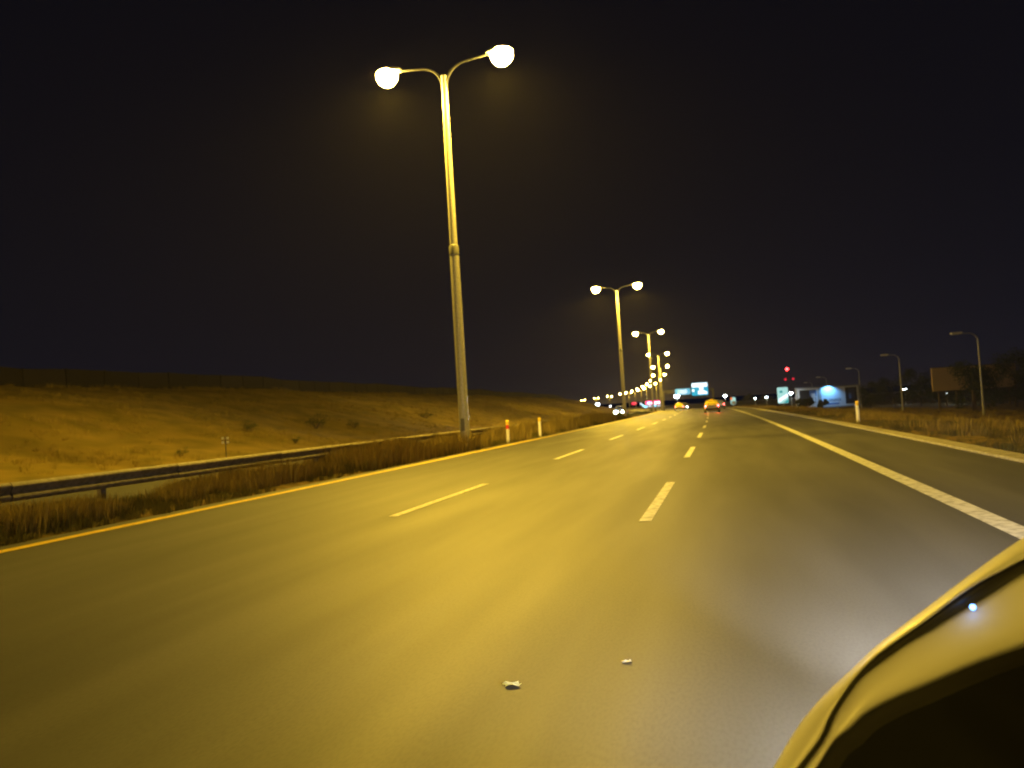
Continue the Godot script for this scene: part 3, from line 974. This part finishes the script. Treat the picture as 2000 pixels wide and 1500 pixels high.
func make_car(called: String, label: String, paint: Material, group := "", roof_sign := false) -> Node3D:
	var t := thing(called, label, "car", Vector3.ZERO, 0, group)
	var rings := []
	for q in [[-2.20, 0.62, 0.28, 0.56], [-2.15, 0.72, 0.22, 0.64], [-2.0, 0.80, 0.19, 0.70], [-1.6, 0.86, 0.18, 0.80], [-1.0, 0.88, 0.18, 0.91], [0.0, 0.88, 0.18, 0.94], [1.0, 0.88, 0.18, 0.96], [1.65, 0.87, 0.20, 0.98], [2.0, 0.83, 0.24, 0.96], [2.15, 0.78, 0.30, 0.92], [2.2, 0.70, 0.36, 0.86]]:
		var w: float = q[1]
		var lo: float = q[2]
		var hi: float = q[3]
		var half := [[w * 0.0, lo], [w * 0.86, lo], [w * 0.97, lo + 0.08], [w, lo + (hi - lo) * 0.45], [w * 0.985, lo + (hi - lo) * 0.75], [w * 0.94, hi - 0.05], [w * 0.80, hi], [w * 0.4, hi + 0.03], [0.0, hi + 0.04]]
		var ring := PackedVector3Array()
		for p in half: ring.append(Vector3(p[0], p[1], q[0]))
		for k in range(half.size() - 2, 0, -1): ring.append(Vector3(-half[k][0], half[k][1], q[0]))
		rings.append(ring)
	part(loft(tool(), rings, true, true, true), "body", paint, t)
	var cab := [ring_rect(0.90, 0.80, -1.05, 1.80, 0.16), ring_rect(1.05, 0.77, -0.86, 1.68, 0.16), ring_rect(1.22, 0.70, -0.56, 1.45, 0.16), ring_rect(1.37, 0.63, -0.28, 1.20, 0.18), ring_rect(1.44, 0.55, -0.12, 1.02, 0.2), ring_rect(1.465, 0.38, 0.1, 0.8, 0.2)]
	part(loft(tool(), cab, true, false, true), "cabin", paint, t)
	var win := tool()
	quad(win, Vector3(-0.62, 1.0, -0.955), Vector3(-0.52, 1.36, -0.325), Vector3(0.52, 1.36, -0.325), Vector3(0.62, 1.0, -0.955))
	part(win, "windscreen", M.dark_glass, t)
	win = tool()
	quad(win, Vector3(0.62, 1.02, 1.725), Vector3(0.52, 1.36, 1.235), Vector3(-0.52, 1.36, 1.235), Vector3(-0.62, 1.02, 1.725))
	part(win, "rear_window", M.dark_glass, t)
	for sg in [-1.0, 1.0]:
		for z in [[-0.62, 0.28, -0.22, 0.28], [0.36, 1.34, 0.36, 1.02]]:
			win = tool()
			quad(win, Vector3(sg * 0.795, 1.0, z[0]), Vector3(sg * 0.652, 1.345, z[2]), Vector3(sg * 0.652, 1.345, z[3]), Vector3(sg * 0.795, 1.0, z[1]))
			part(win, "side_window", M.dark_glass, t)
		for z in [-1.36, 1.30]:
			var turn := Basis(Vector3.BACK, PI / 2)
			var wheel := part(lathe(tool(), [[0.18, -0.1], [0.29, -0.1], [0.31, -0.07], [0.31, 0.07], [0.29, 0.1], [0.18, 0.1]], 20, Vector3(sg * 0.80, 0.31, z), turn), "wheel", M.tyre, t)
			part(lathe(tool(), [[0.02, -0.112], [0.18, -0.105], [0.19, 0.105], [0.02, 0.112]], 14, Vector3(sg * 0.80, 0.31, z), turn), "rim", M.rim, wheel)
		part(bevel_box(tool(), Vector3(sg * 0.58, 0.60, -2.13), Vector3(0.30, 0.15, 0.12), 0.04), "headlight", M.head_lens, t)
		part(bevel_box(tool(), Vector3(sg * 0.62, 0.76, 2.13), Vector3(0.30, 0.22, 0.12), 0.05), "tail_light", M.tail_lens, t)
	part(bevel_box(tool(), Vector3(0, 0.42, 2.16), Vector3(1.5, 0.20, 0.12), 0.05), "rear_bumper", M.black_plastic, t)
	part(bevel_box(tool(), Vector3(0, 0.72, 2.19), Vector3(0.52, 0.12, 0.03), 0.01), "number_plate", M.plate, t)
	part(bevel_box(tool(), Vector3(0, 0.38, -2.17), Vector3(1.3, 0.16, 0.1), 0.05), "grille", M.black_plastic, t)
	if roof_sign:
		part(bevel_box(tool(), Vector3(0, 1.53, 0.35), Vector3(0.42, 0.14, 0.16), 0.03), "roof_sign", M.marker_yellow, t)
	return t

func tail_glow(t: Node3D, power: float) -> void:
	for sg in [-1.0, 1.0]:
		spot(t, Vector3(sg * 0.62, 0.76, 2.26), Vector3(0, -0.25, 1), Color(1, 0.05, 0.03), power, 70.0, 1.0, 0.1)

func head_beams(t: Node3D, power: float, down := -0.10, angle := 38.0, c := Color(0.80, 0.90, 1.0)) -> void:
	for sg in [-1.0, 1.0]:
		spot(t, Vector3(sg * 0.58, 0.60, -2.26), Vector3(0, down, -1), c, power, angle, 1.0, 0.08)

func place_car(t: Node3D, s: float, lat: float, turn := 0.0) -> void:
	t.position = road(s, lat, 0.01)
	t.rotation.y = heading(s) + turn

func build_traffic() -> void:
	var taxi := make_car("yellow_taxi", "yellow taxi with lit tail lamps ahead in the right lane", M.car_yellow, "", true)
	var q := along(px(1391, 806, 92.0))
	place_car(taxi, q.x, q.y)
	tail_glow(taxi, 3.0)
	head_beams(taxi, 30.0)
	var far := make_car("yellow_taxi", "distant yellow taxi next to a silver car in the middle lanes", M.car_yellow, "", true)
	q = along(px(1327, 800, 158.0))
	place_car(far, q.x, q.y)
	tail_glow(far, 3.0)
	var sil := make_car("silver_car", "distant silver car with bright lamps right of the far taxi", M.car_silver)
	q = along(px(1337.5, 799, 172.0))
	place_car(sil, q.x, q.y, PI)
	head_beams(sil, 30.0)
	var right := make_car("grey_car", "pale grey car half hidden beyond the nearer taxi", M.car_silver)
	q = along(px(1405, 800, 128.0))
	place_car(right, q.x, q.y)
	tail_glow(right, 0.5)
	var on := make_car("oncoming_car", "oncoming car with dazzling blue-white headlights beyond the median", M.car_grey)
	q = along(px(1214, 813, 108.0))
	place_car(on, q.x, q.y, PI)
	head_beams(on, 220.0, -0.03)
	for c in on.get_children():
		if c.name.begins_with("headlight"):
			c.material_override = M.dazzling_lens
			c.mesh = bevel_box(tool(), Vector3(0.56 if c.name == "headlight" else -0.56, 0.60, -2.14), Vector3(0.46, 0.26, 0.14), 0.08).commit()

# the car that the photograph was taken from: its door mirror is in view
func dense(pts: Array, n: int) -> Array:      # n points evenly along a smooth curve through pts
	var c := Curve2D.new()
	for i in pts.size():
		var p := Vector2(pts[i][0], pts[i][1])
		var a := Vector2(pts[maxi(i - 1, 0)][0], pts[maxi(i - 1, 0)][1])
		var b := Vector2(pts[mini(i + 1, pts.size() - 1)][0], pts[mini(i + 1, pts.size() - 1)][1])
		var d := (b - a) / 6.0
		c.add_point(p, -d, d)
	var out := []
	var l := c.get_baked_length()
	for i in n: out.append(c.sample_baked(l * i / (n - 1.0), true))
	return out

func build_own_car() -> void:
	var t := make_car("white_car", "white car whose door mirror shows at the roadside edge", M.car_white)
	t.set_meta("label", "pale painted car with its rounded door mirror close to the lens")
	t.position = Vector3(1.40, 0.0, -0.15)
	head_beams(t, 70.0, -0.03, 25.0, Color(1.0, 0.96, 0.92))
	head_beams(t, 11.0, -0.10, 85.0, Color(1.0, 0.96, 0.92))
	var inv := t.transform.affine_inverse()
	var m := Node3D.new()
	m.name = "door_mirror"
	t.add_child(m)
	var cap := [[1452, 1760], [1462, 1660], [1482, 1570], [1512, 1497], [1560, 1417], [1608, 1359], [1659, 1311], [1710, 1263], [1768, 1218], [1832, 1170], [1890, 1126], [1944, 1087], [2000, 1050], [2080, 1008], [2180, 975], [2300, 960]]
	var g0 := [[1470, 1760], [1490, 1640], [1530, 1540], [1572, 1482], [1603, 1440], [1621, 1398], [1646, 1356], [1672, 1321], [1710, 1282], [1762, 1244], [1813, 1209], [1864, 1170], [1912, 1138], [1960, 1113], [2000, 1092], [2080, 1056], [2180, 1025], [2300, 1010]]
	var g1 := [[1480, 1760], [1500, 1640], [1540, 1545], [1581, 1486], [1613, 1440], [1631, 1398], [1660, 1353], [1686, 1321], [1724, 1292], [1769, 1260], [1820, 1231], [1871, 1199], [1916, 1174], [1960, 1146], [2000, 1122], [2080, 1090], [2180, 1060], [2300, 1048]]
	var b1 := [[1500, 1760], [1520, 1650], [1560, 1553], [1600, 1492], [1630, 1446], [1658, 1424], [1684, 1398], [1712, 1380], [1752, 1360], [1800, 1340], [1864, 1312], [1928, 1286], [2000, 1260], [2080, 1230], [2180, 1205], [2300, 1195]]
	var n := 60
	var C := [dense(cap, n), dense(g0, n), dense(g1, n), dense(b1, n)]
	var to := func(p: Vector2, d: float) -> Vector3: return inv * px(p.x, p.y, d)
	var row := func(a: Array, b: Array, u: float, d: float) -> PackedVector3Array:
		var r := PackedVector3Array()
		for i in a.size():
			r.append(to.call((a[i] as Vector2).lerp(b[i], u), d))
		return r
	# cap: rounds from behind the outline to the groove
	var inner := []
	for i in n: inner.append((C[0][i] as Vector2) + Vector2(70, 90))
	part(loft(tool(), [row.call(inner, inner, 0.0, 1.02), row.call(C[0], inner, 0.35, 0.965), row.call(C[0], inner, 0.08, 0.90), row.call(C[0], C[1], 0.0, 0.86), row.call(C[0], C[1], 0.10, 0.835), row.call(C[0], C[1], 0.3, 0.815), row.call(C[0], C[1], 0.6, 0.803), row.call(C[0], C[1], 0.9, 0.798), row.call(C[0], C[1], 1.0, 0.80), row.call(C[0], C[1], 1.02, 0.815)], false), "mirror_cap", M.car_white, m)
	part(loft(tool(), [row.call(C[1], C[2], -0.05, 0.812), row.call(C[1], C[2], 0.15, 0.801), row.call(C[1], C[2], 0.45, 0.797), row.call(C[1], C[2], 0.8, 0.803), row.call(C[1], C[2], 1.05, 0.815)], false), "rubber_seal", M.black_rubber, m)
	part(loft(tool(), [row.call(C[2], C[3], -0.02, 0.815), row.call(C[2], C[3], 0.02, 0.80), row.call(C[2], C[3], 0.12, 0.792), row.call(C[2], C[3], 0.4, 0.782), row.call(C[2], C[3], 0.7, 0.776), row.call(C[2], C[3], 0.9, 0.776), row.call(C[2], C[3], 0.97, 0.779), row.call(C[2], C[3], 1.0, 0.785), row.call(C[2], C[3], 1.04, 0.80)], false), "mirror_bezel", M.car_white, m)
	# dark recess and glass, closed to the right and below
	var rec := []
	for i in n: rec.append((C[3][i] as Vector2) + Vector2(26, 30))
	part(loft(tool(), [row.call(C[3], rec, -0.05, 0.795), row.call(C[3], rec, 0.5, 0.80), row.call(C[3], rec, 1.0, 0.815)], false), "recess_rim", M.black_plastic, m)
	var st := tool()
	var pole: Vector3 = to.call(Vector2(2240, 1700), 0.83)
	for i in n - 1:
		tri(st, to.call(rec[i], 0.812), pole, to.call(rec[i + 1], 0.812))
	part(st, "mirror_glass", M.mirror_glass, m)
	st = tool()
	loft(st, [row.call(inner, inner, 0.0, 1.02), row.call(C[2], C[2], 0.0, 0.87)], false)
	var hub: Vector3 = to.call(Vector2(2150, 1650), 1.04)
	for i in n - 1:
		tri(st, to.call(inner[i], 1.02), to.call(inner[i + 1], 1.02), hub)
	part(st, "mirror_back", M.black_plastic, m)
	# stalk to the door
	part(tube(tool(), [to.call(Vector2(2200, 1560), 0.95), Vector3(-0.98, 0.95, -0.62), Vector3(-0.80, 0.93, -0.55)], [0.07, 0.06, 0.07], 10), "mirror_stalk", M.black_plastic, m)
	# added glowing bead in place of a reflection in the mirror paint
	var led: Vector3 = to.call(Vector2(1900, 1186), 0.786)
	part(lathe(tool(), [[0.0005, -0.002], [0.0026, -0.0014], [0.0029, 0.0], [0.002, 0.0016], [0.0005, 0.002]], 12, led, Basis(Vector3.RIGHT, PI / 2)), "glint_bead", M.blue_glint, m)
	omni(m, led + (inv.basis * (EYE - px(1900, 1186, 0.786))).normalized() * 0.012, Color(0.35, 0.6, 1.0), 0.00012, 0.003)  # added light around the bead

func build_crumpled_pieces() -> void:  # two small pale crumpled sheets on the road
	for q in [[1000, 1336, 3.95, 0.05, "small crumpled pale green sheet lying on the asphalt", M.paper], [1224, 1298, 4.2, 0.03, "small crumpled white sheet lying on the asphalt", M.marker_white]]:
		var p := px(q[0], q[1], q[2])
		p.y = 0.004
		var t := thing("crumpled_piece", q[4], "litter", p, 0.4)
		rng.seed = int(q[0])
		var st := tool()
		var g := []
		var k: float = q[3]
		for i in 5:
			var r := []
			for j in 4:
				r.append(Vector3((i - 2) * k * 0.42 + rng.randf_range(-0.2, 0.2) * k, rng.randf_range(0.0, 0.28) * k, (j - 1.5) * k * 0.42 + rng.randf_range(-0.2, 0.2) * k))
			g.append(r)
		for i in 4:
			for j in 3:
				quad(st, g[i][j], g[i + 1][j], g[i + 1][j + 1], g[i][j + 1])
		part(st, "crumpled_sheet", q[5], t)

func _ready() -> void:
	view = Basis(Vector3.UP, deg_to_rad(YAW)) * Basis(Vector3.RIGHT, deg_to_rad(PITCH)) * Basis(Vector3.BACK, deg_to_rad(ROLL))
	noise.seed = 7
	noise.frequency = 0.05
	var cam := Camera3D.new()
	cam.name = "camera"
	cam.fov = rad_to_deg(2.0 * atan(750.0 / FOCAL))
	cam.near = 0.05
	cam.far = 6000.0
	cam.transform = Transform3D(view, EYE)
	var lens := CameraAttributesPhysical.new()
	lens.frustum_focal_length = 24.0
	lens.exposure_aperture = 4.4
	lens.frustum_focus_distance = 2.1
	cam.attributes = lens
	add_child(cam)
	cam.current = true
	var env := Environment.new()
	env.background_mode = Environment.BG_SKY
	var sky := Sky.new()
	var sm := ProceduralSkyMaterial.new()
	sm.sky_top_color = Color(0.034, 0.034, 0.060)
	sm.sky_horizon_color = Color(0.060, 0.066, 0.110)
	sm.sky_curve = 0.12
	sm.ground_bottom_color = Color(0.02, 0.02, 0.025)
	sm.ground_horizon_color = Color(0.04, 0.04, 0.06)
	sky.sky_material = sm
	env.sky = sky
	env.tonemap_mode = Environment.TONE_MAPPER_LINEAR
	env.tonemap_exposure = 1.0
	env.fog_enabled = true
	env.fog_density = 0.00020
	env.fog_light_color = Color(0.9, 0.88, 1.0)
	env.sdfgi_enabled = true
	env.ssao_enabled = true
	env.ssil_enabled = true
	var we := WorldEnvironment.new()
	we.name = "world"
	we.environment = env
	add_child(we)
	make_materials()
	build_setting()
	build_lamps()
	build_guardrail()
	build_fence()
	build_gantry()
	build_billboards()
	build_mast()
	build_shops()
	build_plants()
	build_grass()
	build_traffic()
	build_own_car()
	build_markers()
	build_crumpled_pieces()
